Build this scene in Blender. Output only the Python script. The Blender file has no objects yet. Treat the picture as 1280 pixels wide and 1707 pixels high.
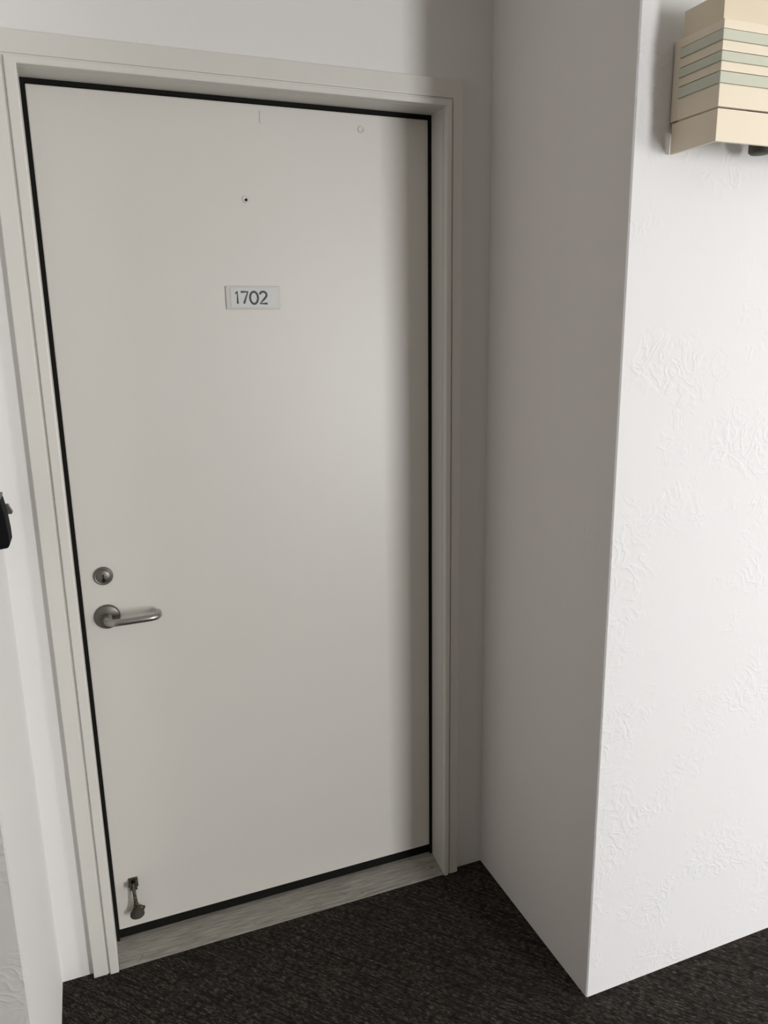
import bpy, bmesh, math, random
from mathutils import Matrix, Vector
random.seed(4)
S = bpy.context.scene
COL = S.collection

# ------------------------------------------------------------------ camera
cd = bpy.data.cameras.new('camera')
cam = bpy.data.objects.new('camera', cd)
COL.objects.link(cam)
R = ((0.93044422, 0.09809078, -0.35306054),
     (-0.36610995, 0.2083677, -0.90694344),
     (-0.01539637, 0.97311926, 0.22978653))
P = (0.04714226, -1.81939892, 1.6050962)
cam.matrix_world = Matrix([(*R[0], P[0]), (*R[1], P[1]), (*R[2], P[2]), (0, 0, 0, 1)])
cd.sensor_fit = 'VERTICAL'
cd.sensor_height = 36
cd.lens = 1272.45 * 36 / 1707
cd.clip_start = .02
S.camera = cam

# ------------------------------------------------------------------ light
S.view_settings.view_transform = 'Standard'
S.view_settings.look = 'None'
S.view_settings.gamma = 1
S.view_settings.use_curve_mapping = False
S.view_settings.exposure = 0.0
w = bpy.data.worlds.new('sky'); S.world = w; w.use_nodes = True
bg = w.node_tree.nodes['Background']
bg.inputs[0].default_value = (.80, .90, 1, 1)
bg.inputs[1].default_value = 0.7

def area(name, loc, rot, sx, sy, power, col, spread=180):
    l = bpy.data.lights.new(name, 'AREA'); l.shape = 'RECTANGLE'
    l.size = sx; l.size_y = sy; l.energy = power; l.color = col
    l.spread = math.radians(spread)
    o = bpy.data.objects.new(name, l); COL.objects.link(o)
    o.location = loc; o.rotation_euler = rot
    return o
# window light from opposite and from the right end; warm fill added at left
YO = -4.8                                     # opposite wall, inner face
WA = (2.40, 3.04); WE = (-3.7, -2.4)            # window spans
area('day_or_fill_light', ((WA[0]+WA[1])/2, YO-.16, 1.2), (math.radians(90), 0, 0), WA[1]-WA[0], 2.1, 172, (.985, .99, 1))
area('day_or_fill_light', (5.56, (WE[0]+WE[1])/2, 1.2), (math.radians(90), 0, math.radians(90)), WE[1]-WE[0], 2.1, 132, (1, 1, 1))
area('day_or_fill_light', (-4.16, -1.8, 1.3), (math.radians(90), 0, math.radians(-90)), 1.6, 2.0, 5.5, (1, .84, .70))  # added warm fill for the alcove's shaded side, no glazing here

# ------------------------------------------------------------------ materials
def mat(name, col, rough=.6, metal=0, spec=.5):
    m = bpy.data.materials.new(name); m.use_nodes = True
    b = m.node_tree.nodes['Principled BSDF']
    b.inputs['Base Color'].default_value = (*col, 1)
    b.inputs['Roughness'].default_value = rough
    b.inputs['Metallic'].default_value = metal
    b.inputs['Specular IOR Level'].default_value = spec
    return m
class N:
    def __init__(s, m):
        s.t = m.node_tree; s.b = s.t.nodes['Principled BSDF']
        s.pos = s.new('ShaderNodeNewGeometry').outputs['Position']
    def new(s, k, **kw):
        n = s.t.nodes.new(k)
        for a, v in kw.items(): setattr(n, a, v)
        return n
    def link(s, a, b): s.t.links.new(a, b)
    def mapping(s, scale=(1, 1, 1), rot=(0, 0, 0)):
        n = s.new('ShaderNodeMapping'); n.inputs['Scale'].default_value = scale
        n.inputs['Rotation'].default_value = rot; s.link(s.pos, n.inputs[0]); return n.outputs[0]
    def noise(s, vec, sc, det=3, rough=.5, dist=0):
        n = s.new('ShaderNodeTexNoise'); s.link(vec, n.inputs['Vector'])
        n.inputs['Scale'].default_value = sc; n.inputs['Detail'].default_value = det
        n.inputs['Roughness'].default_value = rough; n.inputs['Distortion'].default_value = dist
        return n.outputs['Fac']
    def ramp(s, fac, stops):
        n = s.new('ShaderNodeValToRGB'); s.link(fac, n.inputs[0]); e = n.color_ramp.elements
        while len(e) < len(stops): e.new(.5)
        for i, (p, c) in enumerate(stops):
            e[i].position = p; e[i].color = (*c, 1) if not isinstance(c, (int, float)) else (c, c, c, 1)
        return n.outputs[0]
    def math(s, op, a, b=None):
        n = s.new('ShaderNodeMath', operation=op)
        for i, v in enumerate((a, b)):
            if v is None: continue
            if isinstance(v, (int, float)): n.inputs[i].default_value = v
            else: s.link(v, n.inputs[i])
        return n.outputs[0]
    def mix(s, fac, a, b, mode='MIX'):
        n = s.new('ShaderNodeMix', data_type='RGBA', blend_type=mode)
        for i, v in ((0, fac), (6, a), (7, b)):
            if isinstance(v, (int, float)): n.inputs[i].default_value = v
            elif isinstance(v, tuple): n.inputs[i].default_value = (*v, 1)
            else: s.link(v, n.inputs[i])
        return n.outputs[2]
    def bump(s, h, strength=.3, dist=.002):
        n = s.new('ShaderNodeBump'); n.inputs['Strength'].default_value = strength
        n.inputs['Distance'].default_value = dist
        s.link(h, n.inputs['Height']); s.link(n.outputs[0], s.b.inputs['Normal'])
    def color(s, c): s.link(c, s.b.inputs['Base Color'])

def plaster(name, col, strength, thr=.53):
    """painted wall with patches of curled trowel marks"""
    m = mat(name, col, .72, spec=.3); n = N(m)
    v = n.mapping()
    curl = n.noise(v, 21, 1.5, .45, 1.6)
    ridge = n.math('SUBTRACT', 1.0, n.math('MULTIPLY', n.math('ABSOLUTE', n.math('SUBTRACT', curl, .5)), 9.0))
    ridge = n.math('MAXIMUM', ridge, 0.0)
    patch = n.ramp(n.noise(v, 6.5, 3, .6), [(thr-.05, 0), (thr+.09, 1)])
    edge = n.math('MULTIPLY', ridge, patch)
    soft = n.math('MULTIPLY', n.noise(v, 14, 3, .5), .8)
    fine = n.math('MULTIPLY', n.noise(v, 220, 2, .6), .10)
    n.bump(n.math('ADD', n.math('ADD', edge, soft), fine), strength, .0035)
    return m
M_wall = plaster('white_textured_plaster', (.79, .79, .79), .25, .54)
M_smooth = plaster('white_plaster_smooth_shade_tint', (.77, .74, .715), .14, .60)  # same plaster, smoother; warm shade of the alcove side tinted into the colour
M_left = plaster('white_rolled_paint', (.78, .77, .755), .18, .62)
M_ceil = mat('ceiling_paint', (.72, .69, .65), .8)
M_beige = mat('beige_bounce_paint', (.56, .48, .40), .8)  # tint of the unseen walls, chosen to warm and lower the bounce
M_gray = plaster('grey_white_plaster', (.62, .612, .60), .3)

def paint(name, col, rough, streak=0.15, bump=.1):
    m = mat(name, col, rough); n = N(m)
    v = n.mapping((1, 1, .25))
    f = n.noise(v, 40, 3, .55)
    g = n.noise(n.mapping(), 3.0, 3, .5)
    c = n.mix(n.math('MULTIPLY', f, streak), col, tuple(x*.88 for x in col))
    c = n.mix(n.math('MULTIPLY', g, .25), c, tuple(x*y for x, y in zip(col, (.95, .96, .88))))
    n.color(c)
    n.bump(n.noise(n.mapping(), 180, 2, .6), bump, .0006)
    return m
M_door = paint('door_satin_paint', (.72, .70, .66), .40, .08, .12)
M_trim = paint('trim_gloss_paint', (.70, .685, .645), .42, .35, .2)
M_black = mat('black_seal_and_gap', (.006, .006, .005), .8, spec=.2)  # seal rubber; also keeps the door gaps black whatever the light
M_dark = mat('dark_void', (.012, .011, .01), .9)
M_blackbox = mat('black_plastic', (.003, .003, .004), .7, spec=.12)
M_boxtop = mat('grey_plastic', (.12, .12, .11), .5)
def metal(name, col, rough):
    m = mat(name, col, rough, 1.0); n = N(m)
    n.bump(n.noise(n.mapping((1, 1, 6)), 500, 2), .08, .0003); return m
M_steel = metal('satin_steel', (.42, .41, .385), .32)
M_steel_d = metal('tarnished_steel', (.21, .20, .18), .42)
m = mat('corroded_brass', (.2, .17, .11), .55, .7); n = N(m)
n.color(n.ramp(n.noise(n.mapping(), 160, 4, .6), [(.38, (.035, .032, .022)), (.62, (.17, .155, .105))]))
M_brass = m
M_foot = mat('perished_rubber', (.045, .042, .03), .8)

# threshold: worn paint on wood, streaks along x
m = mat('worn_painted_threshold', (.4, .38, .33), .6); n = N(m)
st = n.noise(n.mapping((2, 40, 40)), 7, 4, .65)
sp = n.noise(n.mapping((1, 2, 2)), 34, 3, .6)
c = n.ramp(st, [(.28, (.15, .138, .118)), (.5, (.30, .285, .25)), (.72, (.44, .425, .38))])
c = n.mix(n.ramp(sp, [(.66, 0), (.76, 1)]), c, (.13, .10, .08))
n.color(c); n.bump(st, .5, .0012); M_sill = m

# carpet: dark loop pile with paler flecks running in short rows
m = mat('dark_loop_carpet', (.02, .018, .016), .95, spec=.1); n = N(m)
a = math.radians(48)
v1 = n.mapping((1, 1, 1), (0, 0, a))
def scaled(sc):
    q = n.new('ShaderNodeMapping'); n.link(v1, q.inputs[0]); q.inputs['Scale'].default_value = sc
    return q.outputs[0]
f1 = n.noise(scaled((75, 330, 75)), 1.0, 2, .6)          # flecks of single loops
f2 = n.noise(scaled((9, 150, 9)), 1.0, 2, .5)            # rows
f3 = n.noise(n.mapping(), 48, 3, .7)                     # dark clumps
big = n.noise(n.mapping(), 5, 3, .6)
c = n.ramp(f1, [(.36, (.012, .0105, .009)), (.50, (.045, .038, .032)), (.66, (.150, .130, .112))])
c = n.mix(n.ramp(f2, [(.36, .85), (.58, 0)]), c, (.013, .011, .0095))
c = n.mix(n.ramp(f3, [(.36, .8), (.50, 0)]), c, (.010, .0085, .0075))
c = n.mix(n.math('MULTIPLY', big, .35), c, (.022, .0185, .0155))
n.color(c)
n.bump(n.math('ADD', f1, f2), .7, .004); M_carpet = m

M_cream = mat('cream_lacquer', (.74, .645, .48), .5)
M_cream2 = mat('cream_lacquer_pale', (.83, .73, .58), .5)
m = mat('green_edge_glass', (.66, .68, .56), .3); b = m.node_tree.nodes['Principled BSDF']
b.inputs['Transmission Weight'].default_value = .08; b.inputs['IOR'].default_value = 1.3
M_gls = m
M_plate = mat('sign_holder_acrylic', (.62, .61, .575), .3)
M_insert = mat('sign_insert', (.63, .65, .645), .4)
M_digit = mat('sign_digits', (.045, .055, .06), .5)
M_bulb = mat('lamp_socket', (.06, .055, .04), .6)
m = bpy.data.materials.new('window_glass'); m.use_nodes = True
t = m.node_tree; t.nodes.clear()
o_ = t.nodes.new('ShaderNodeOutputMaterial'); mx = t.nodes.new('ShaderNodeMixShader'); mx.inputs[0].default_value = .07
tr = t.nodes.new('ShaderNodeBsdfTransparent'); gl = t.nodes.new('ShaderNodeBsdfGlossy'); gl.inputs['Roughness'].default_value = .02
t.links.new(tr.outputs[0], mx.inputs[1]); t.links.new(gl.outputs[0], mx.inputs[2]); t.links.new(mx.outputs[0], o_.inputs[0])
M_pane = m

# ------------------------------------------------------------------ helpers
def link(name, bm, material, parent=None, smooth=False, kind=None, bevel=0, seg=2):
    bmesh.ops.recalc_face_normals(bm, faces=bm.faces)
    me = bpy.data.meshes.new(name); bm.to_mesh(me); bm.free()
    me.materials.append(material)
    if smooth:
        for p in me.polygons: p.use_smooth = True
    o = bpy.data.objects.new(name, me); COL.objects.link(o)
    if parent: o.parent = parent; o.matrix_parent_inverse = parent.matrix_world.inverted()
    if bevel:
        md = o.modifiers.new('bevel', 'BEVEL'); md.width = bevel; md.segments = seg; md.limit_method = 'ANGLE'
        md.harden_normals = False
    if kind: o['kind'] = kind
    return o
def box(bm, x0, x1, y0, y1, z0, z1):
    vs = [bm.verts.new(p) for p in ((x0,y0,z0),(x1,y0,z0),(x1,y1,z0),(x0,y1,z0),(x0,y0,z1),(x1,y0,z1),(x1,y1,z1),(x0,y1,z1))]
    for f in ((0,3,2,1),(4,5,6,7),(0,1,5,4),(1,2,6,5),(2,3,7,6),(3,0,4,7)): bm.faces.new([vs[i] for i in f])
    return vs
def BX(*a):
    bm = bmesh.new(); box(bm, *a); return bm
def prism(pts, z0, z1, axis='z'):
    bm = bmesh.new()
    def P(p, h):
        return (p[0], p[1], h) if axis == 'z' else ((h, p[0], p[1]) if axis == 'x' else (p[0], h, p[1]))
    a = [bm.verts.new(P(p, z0)) for p in pts]; b = [bm.verts.new(P(p, z1)) for p in pts]
    bm.faces.new(a); bm.faces.new(b[::-1])
    for i in range(len(pts)):
        j = (i+1) % len(pts); bm.faces.new((a[i], a[j], b[j], b[i]))
    return bm
def lathe(c, prof, axis='y', n=40, bm=None):
    """prof: (r, h) along -y (towards the viewer)"""
    bm = bm or bmesh.new(); rings = []
    for r, h in prof:
        ring = []
        for k in range(n):
            a = 2*math.pi*k/n
            if axis == 'y': p = (c[0]+r*math.cos(a), c[1]-h, c[2]+r*math.sin(a))
            else: p = (c[0]+r*math.cos(a), c[1]+r*math.sin(a), c[2]+h)
            ring.append(bm.verts.new(p))
        rings.append(ring)
    for u, v in zip(rings, rings[1:]):
        for k in range(n): bm.faces.new((u[k], u[(k+1) % n], v[(k+1) % n], v[k]))
    bm.faces.new(rings[0][::-1]); bm.faces.new(rings[-1])
    return bm
def tube(pts, rads, n=16, flat=1.0):
    """tube through points; flat scales the section height (z)"""
    bm = bmesh.new(); rings = []
    P = [Vector(p) for p in pts]
    for i, p in enumerate(P):
        d = (P[min(i+1, len(P)-1)] - P[max(i-1, 0)]).normalized()
        up = Vector((0, 0, 1)) if abs(d.z) < .9 else Vector((0, -1, 0))
        s = d.cross(up).normalized(); u = s.cross(d).normalized()
        rings.append([bm.verts.new(p + s*rads[i]*math.cos(2*math.pi*k/n) + u*rads[i]*flat*math.sin(2*math.pi*k/n)) for k in range(n)])
    for a, b in zip(rings, rings[1:]):
        for k in range(n): bm.faces.new((a[k], a[(k+1) % n], b[(k+1) % n], b[k]))
    bm.faces.new(rings[0][::-1]); bm.faces.new(rings[-1])
    return bm
def thing(name, loc, label, cat, group=None):
    o = bpy.data.objects.new(name, None); COL.objects.link(o); o.location = loc
    o.empty_display_size = .05
    o['label'] = label; o['category'] = cat
    if group: o['group'] = group
    bpy.context.view_layer.update()
    return o

# ------------------------------------------------------------------ setting
XR, D, XL, RD = 1.0583, .5445, -.1459, .0705
JL, JR, ZH = -.0095, .9248, 2.1275          # jamb faces and head underside
ZC = 2.62
X0, X1 = -4.0, 5.4
T = .12
fl = link('floor', BX(X0-.3, X1+.3, YO-.3, .3, -.1, 0), M_carpet, kind='structure')
link('ceiling', BX(X0-.3, X1+.3, YO-.3, .3, ZC, ZC+.1), M_ceil, kind='structure')
bm = prism([(1.2115, -.5460), (1.2145, -.5460), (1.2975, -.6290), (1.2945, -.6290)], .0, .0008)
link('carpet_seam', bm, M_dark, fl)
# wall holding the door: one piece with the opening cut out
bm = bmesh.new()
O0, O1, OZ = JL-.022, JR+.022, ZH+.022
x0, x1 = XL-T, XR+T
pts = [(x0, 0), (O0, 0), (O0, OZ), (O1, OZ), (O1, 0), (x1, 0), (x1, ZC), (x0, ZC)]
def outline_prism(pts, y0, y1):
    bm = bmesh.new()
    a = [bm.verts.new((p[0], y0, p[1])) for p in pts]; b = [bm.verts.new((p[0], y1, p[1])) for p in pts]
    for r, flip in ((a, False), (b, True)):
        q = [(0, 1, 2, 7), (2, 3, 6, 7), (3, 4, 5, 6)]
        for f in q:
            vs = [r[i] for i in f]; bm.faces.new(vs[::-1] if flip else vs)
    for i in range(len(pts)):
        j = (i+1) % len(pts); bm.faces.new((a[i], a[j], b[j], b[i]))
    return bm
link('wall_back', outline_prism(pts, 0, .16), M_left, kind='structure')
# the alcove's right side and the corridor wall right of it, mitred at the corner
c = .003
link('wall_right', prism([(XR, -D+c), (XR+T, -D+T), (XR+T, 0), (XR, 0)], 0, ZC), M_smooth, kind='structure')
link('wall_front_right', prism([(XR, -D+c), (XR+c, -D), (X1, -D), (X1, -D+T), (XR+T, -D+T)], 0, ZC), M_wall, kind='structure')
link('wall_left', prism([(XL, -D+c), (XL, 0), (XL-T, 0), (XL-T, -D+T)], 0, ZC), M_left, kind='structure')
link('wall_front_left', prism([(XL, -D+c), (XL-T, -D+T), (X0, -D+T), (X0, -D), (XL-c, -D)], 0, ZC), M_gray, kind='structure')
# wall opposite with a tall window
bm = bmesh.new()
box(bm, X0, WA[0], YO-.12, YO, 0, ZC); box(bm, WA[1], X1, YO-.12, YO, 0, ZC)
box(bm, WA[0], WA[1], YO-.12, YO, 2.27, ZC); box(bm, WA[0], WA[1], YO-.12, YO, 0, .14)
link('wall_opposite', bm, M_beige, kind='structure')
def window(name, a_, b_, along_x, base):
    def Q(u0, u1, v0, v1, z0, z1): return (u0, u1, v0, v1, z0, z1) if along_x else (v0, v1, u0, u1, z0, z1)
    bm = bmesh.new()
    for q in ((a_, a_+.03, .14, 2.27), (b_-.03, b_, .14, 2.27), (a_+.03, b_-.03, .14, .17), (a_+.03, b_-.03, 2.24, 2.27)):
        box(bm, *Q(q[0], q[1], base-.025, base+.025, q[2], q[3]))
    f = link(name, bm, M_trim, kind='structure')
    link('pane', BX(*Q(a_+.03, b_-.03, base-.003, base+.003, .17, 2.24)), M_pane, f)
window('window_1', WA[0], WA[1], True, YO-.065)
window('window_2', WE[0], WE[1], False, X1+.065)
# corridor ends
bm = bmesh.new()
box(bm, X1, X1+.12, YO, WE[0], 0, ZC); box(bm, X1, X1+.12, WE[1], -D, 0, ZC); box(bm, X1, X1+.12, WE[0], WE[1], 2.27, ZC); box(bm, X1, X1+.12, WE[0], WE[1], 0, .14)
link('wall_end_right', bm, M_beige, kind='structure')
bm = bmesh.new()
box(bm, X0-.12, X0, YO, -2.6, 0, ZC); box(bm, X0-.12, X0, -1.0, -D, 0, ZC); box(bm, X0-.12, X0, -2.6, -1.0, 2.3, ZC); box(bm, X0-.12, X0, -2.6, -1.0, 0, .3)
link('wall_end_left', bm, M_beige, kind='structure')

# ------------------------------------------------------------------ door frame
TC = .019
def frame_ring(o0, o1, oz, i0, i1, iz, y0, y1, z0=0.0):
    """upside-down U in one mesh, mitred corners"""
    bm = bmesh.new()
    out = [(o0, z0), (o0, oz), (o1, oz), (o1, z0)]; inn = [(i0, z0), (i0, iz), (i1, iz), (i1, z0)]
    V = lambda p, y: bm.verts.new((p[0], y, p[1]))
    of = [V(p, y0) for p in out]; ob = [V(p, y1) for p in out]
    nf = [V(p, y0) for p in inn]; nb = [V(p, y1) for p in inn]
    for i in range(3):
        bm.faces.new((of[i], of[i+1], nf[i+1], nf[i])); bm.faces.new((ob[i], nb[i], nb[i+1], ob[i+1]))
        bm.faces.new((of[i], ob[i], ob[i+1], of[i+1])); bm.faces.new((nf[i], nf[i+1], nb[i+1], nb[i]))
    for i in (0, 3): bm.faces.new((of[i], nf[i], nb[i], ob[i]))
    return bm
CL, CR, CT = -.071, .969, 2.188
GL, GR, GT = -.0345, .9405, 2.1435
fr = link('trim_1', frame_ring(CL, CR, CT, GL-.002, GR+.002, GT+.002, -TC, .0), M_trim, kind='structure', bevel=.002)
# inner bead of the casing, a hair proud, with a fine groove between
link('casing_bead', frame_ring(GL+.003, GR-.003, GT-.003, JL-.0, JR, ZH, -TC-.0035, .0), M_trim, fr, bevel=.0022)
link('groove', frame_ring(GL-.002, GR+.002, GT+.002, GL+.003, GR-.003, GT-.003, -TC+.0035, .0), M_trim, fr)
link('jamb', frame_ring(JL-.02, JR+.02, ZH+.02, JL, JR, ZH, .0, .155), M_trim, fr)
link('gap_backing', frame_ring(JL, JR, ZH, JL+.03, JR-.03, ZH-.03, RD+.047, .155, .0181), M_black, fr)  # black closure added behind the slab so no sky shows through the gap
# black rubber seal round the slab; also stands in for the gap's shade
sl = bmesh.new()
link('weatherstrip', frame_ring(JL, JR, ZH, JL+.008, JR-.0065, 2.1185, RD-.004, RD+.03, .0182), M_black, fr)
# threshold
sy0, sy1 = -.016, .155
th = link('trim_2', prism([(-.016, 0), (-.0165, .003), (RD-.006, .0165), (RD+.02, .0180), (.155, .0180), (.155, 0)], JL, JR, 'x'), M_sill, kind='structure', bevel=.0012)
link('under_gap_strip', BX(JL+.001, JR-.001, RD+.006, RD+.03, .0181, .052), M_black, th)  # black strip added for the dark of the gap under the slab

# ------------------------------------------------------------------ door
DX0, DX1, DZ0, DZ1 = -.0005, .9175, .0485, 2.1175
door = link('door_1', BX(DX0, DX1, RD, RD+.045, DZ0, DZ1), M_door, kind='structure', bevel=.0022)

# lock cylinder
cy = (.052, RD, 1.0415)
o = link('lock_cylinder', lathe(cy, [(.0225, 0), (.0225, .003), (.0215, .0055), (.0190, .007), (.0182, .0062), (.0160, .0062), (.0152, .0085), (.0140, .0092), (.001, .0092)]), M_steel_d, door, smooth=True)
bm = bmesh.new(); box(bm, cy[0]-.0013, cy[0]+.0013, RD-.0102, RD-.0090, cy[2]-.0095, cy[2]+.005)
lathe((cy[0], RD, cy[2]-.009), [(.0042, .0085), (.0042, .0102)], n=16, bm=bm)
link('keyway', bm, M_dark, o)
# lever handle
rc = (.052, RD, .9375)
h = link('handle_rose', lathe(rc, [(.0305, 0), (.0305, .0045), (.029, .0075), (.026, .0088), (.001, .009)]), M_steel_d, door, smooth=True)
r = .0092
pts = [(rc[0], RD-.006, rc[2]), (rc[0], RD-.030, rc[2]), (rc[0]+.001, RD-.043, rc[2]), (rc[0]+.006, RD-.0525, rc[2]), (rc[0]+.015, RD-.057, rc[2]),
       (rc[0]+.05, RD-.0575, rc[2]+.0005), (rc[0]+.095, RD-.0575, rc[2]+.001), (rc[0]+.109, RD-.0545, rc[2]+.001), (rc[0]+.1165, RD-.046, rc[2]+.001), (rc[0]+.118, RD-.034, rc[2]+.001), (rc[0]+.118, RD-.012, rc[2]+.001)]
ln = link('lever', tube(pts, [.0125, .0115, .0105, .0098, .0093, r, r, r, r, r, r*.98], 20, .95), M_steel, h, smooth=True)
md = ln.modifiers.new('s', 'SUBSURF'); md.levels = 1; md.render_levels = 2
# kick-down door stop low on the slab
bx, bz = .046, .186
ds = link('door_stop', BX(bx-.011, bx+.013, RD-.0035, RD, bz-.012, bz+.013), M_brass, door, bevel=.0015)
bm = BX(bx-.009, bx-.005, RD-.027, RD-.0035, bz-.008, bz+.008); box(bm, bx+.006, bx+.010, RD-.027, RD-.0035, bz-.008, bz+.008)
link('bracket', bm, M_brass, ds, bevel=.001)
link('pivot_pin', tube([(bx-.012, RD-.019, bz+.002), (bx+.013, RD-.019, bz+.002)], [.0045]*2, 14), M_brass, ds, smooth=True)
link('arm', tube([(bx, RD-.019, bz+.004), (bx+.001, RD-.021, bz-.025), (bx+.002, RD-.023, bz-.045), (bx+.003, RD-.024, bz-.066)], [.0058, .0044, .0052, .0085], 14), M_brass, ds, smooth=True)
link('rubber_foot', lathe((bx+.003, RD-.024, bz-.087), [(.0150, 0), (.0185, .002), (.0180, .007), (.0120, .014), (.0085, .024)], 'z', 24), M_foot, ds, smooth=True)
link('lug', tube([(bx+.006, RD-.014, bz-.068), (bx+.022, RD-.014, bz-.078)], [.004, .0055], 12), M_brass, ds, smooth=True)
# painted-over viewer hole and fixings near the top
pv = link('door_viewer', lathe((.4475, RD, 1.9115), [(.0085, 0), (.0080, .0018), (.0055, .0022), (.004, .0010), (.001, .0009)], n=28), M_door, door, smooth=True)
link('hole', lathe((.4490, RD, 1.9100), [(.0034, .0010), (.0030, .0030)], n=14), M_dark, pv)
link('patch', BX(.4935-.0035, .4935+.0035, RD-.0018, RD, 2.078, 2.104), M_door, door, bevel=.0015)
link('screw_plug', lathe((.739, RD, 2.0825), [(.0085, 0), (.0085, .0016), (.0065, .0018), (.0060, .0008), (.001, .0008)], n=24), M_door, door, smooth=True)

# ------------------------------------------------------------------ number sign
SX0, SX1, SZ0, SZ1 = .388, .519, 1.663, 1.7165
sign = thing('room_number_sign', ((SX0+SX1)/2, RD, SZ0), 'small pale rectangular room sign reading 1702 fixed on the white door', 'sign')
link('sign_holder', BX(SX0, SX1, RD-.004, RD, SZ0, SZ1), M_plate, sign, bevel=.001)
link('sign_insert', BX(SX0+.0105, SX1-.007, RD-.0052, RD-.004, SZ0+.004, SZ1-.004), M_insert, sign, bevel=.0004)
def arc(cx, cz, rx, rz, a0, a1, n=20):
    return [(cx+rx*math.cos(math.radians(a0+(a1-a0)*k/n)), cz+rz*math.sin(math.radians(a0+(a1-a0)*k/n))) for k in range(n+1)]
# engraved numerals as round-ended strokes, millimetres on the sign face
NUM = [([(28.2, 36.0), (32.4, 41.2), (32.4, 12.6)], False),
       ([(41.0, 40.6), (58.2, 40.6), (48.0, 12.8)], False),
       (arc(73.4, 26.6, 9.8, 14.4, 0, 360, 36)[:-1], True),
       (arc(96.6, 33.2, 8.4, 8.0, 170, -32, 22)+[(98.5, 23.2), (88.4, 12.8), (106.5, 12.8)], False)]
for pts_, cyc in NUM:
    cu = bpy.data.curves.new('digit', 'CURVE'); cu.dimensions = '3D'; cu.bevel_depth = .0026; cu.bevel_resolution = 3; cu.use_fill_caps = True
    sp_ = cu.splines.new('POLY'); sp_.points.add(len(pts_)-1); sp_.use_cyclic_u = cyc
    for p_, q_ in zip(sp_.points, pts_): p_.co = (q_[0]*.001*.97-.0045, 0, q_[1]*.001*.97, 1)
    to = bpy.data.objects.new('digit', cu); COL.objects.link(to)
    bpy.context.view_layer.update()
    me = bpy.data.meshes.new_from_object(to.evaluated_get(bpy.context.evaluated_depsgraph_get()))
    bpy.data.objects.remove(to)
    for v in me.vertices: v.co.y *= .25
    me.transform(Matrix.Translation((SX0, RD-.0052, SZ0+.0005)))
    me.materials.clear(); me.materials.append(M_digit)
    o = bpy.data.objects.new('digit', me); COL.objects.link(o); o.parent = sign; o.matrix_parent_inverse = sign.matrix_world.inverted()

# ------------------------------------------------------------------ wall sconce
LX0, LX1 = 1.140, 1.520            # left and right cheeks
WY = -D
FY = -.6655                        # front face
sc = thing('wall_sconce', ((LX0+LX1)/2, WY, 1.93), 'stepped cream wall lamp with three green glass bands, top right on the textured wall', 'wall lamp')
def tier(name, z0, z1, yb, material, x0=LX0, x1=LX1, fy=FY, t=.006):
    """open box of two cheeks and a front, no top or bottom"""
    return link(name, prism([(x0, yb), (x0, fy), (x1, fy), (x1, yb), (x1-t, yb), (x1-t, fy+t), (x0+t, fy+t), (x0+t, yb)], z0, z1), material, sc, bevel=.0008)
def u_fix(o): return o
tier('lower_shade', 1.9265, 1.9805, WY-.0065, M_cream2)
X_ = (LX0-.0012, LX1+.0012, FY-.0012)
for a_, b_ in ((1.983, 2.020), (2.0405, 2.055), (2.0725, 2.088), (2.1065, 2.1215)):
    tier('middle_slat', a_, b_, WY-.004, M_cream2, *X_)
tier('gap_shade_liner', 1.990, 2.118, WY-.006, M_dark, LX0+.0056, LX1-.0056, FY+.0056, .003)  # dark sheet added for the shade in the gaps between slats
tier('upper_shade', 2.1222, 2.166, WY-.021, M_cream, LX0+.001, LX1-.001, FY+.004)
for zb_, zt_ in ((2.0202, 2.0382), (2.0552, 2.0702), (2.0882, 2.1045)):
    e = .003
    tier('glass_band', zb_, zt_, WY-.0205, M_gls, LX0-.0012-e, LX1+.0012+e, FY-.0012-e, .009)
link('backplate', BX(LX0+.006, LX1-.006, WY-.0155, WY, 1.964, 2.12), M_cream, sc)
for xa in (LX0-.0013, LX1-.0045):
    link('end_trim', BX(xa, xa+.0058, WY-.020, WY-.0035, 1.983, 2.1215), M_cream2, sc)
link('bridge', BX(LX0+.005, LX1-.005, WY-.05, WY-.03, 2.04, 2.06), M_cream, sc)
link('lamp_holder', lathe((LX0+.180, WY-.050, 1.930), [(.017, 0), (.021, .004), (.021, .04), (.014, .05), (.014, .104)], 'z', 24), M_bulb, sc, smooth=True)
link('mount_arm', BX(LX0+.163, LX0+.197, WY-.045, WY-.012, 2.0, 2.012), M_bulb, sc)

# ------------------------------------------------------------------ black box at the left
bb = thing('wall_box', (XL, -.115, 1.215), 'black plastic box with a grey top edge on the wall left of the door', 'wall box')
prof = [(XL, 1.202), (XL+.030, 1.205), (XL+.0335, 1.212), (XL+.0335, 1.232), (XL+.031, 1.270), (XL+.026, 1.300), (XL, 1.300)]
link('body', prism([(p[0], p[1]) for p in prof], -.215, -.150, 'y'), M_blackbox, bb, bevel=.003, seg=3)
link('top_cap', BX(XL, XL+.0265, -.213, -.152, 1.300, 1.3065), M_boxtop, bb, bevel=.001)
link('latch', prism([(XL, 1.248), (XL+.032, 1.246), (XL+.035, 1.251), (XL+.028, 1.268), (XL, 1.270)], -.088, -.080, 'y'), M_steel_d, bb, bevel=.001)
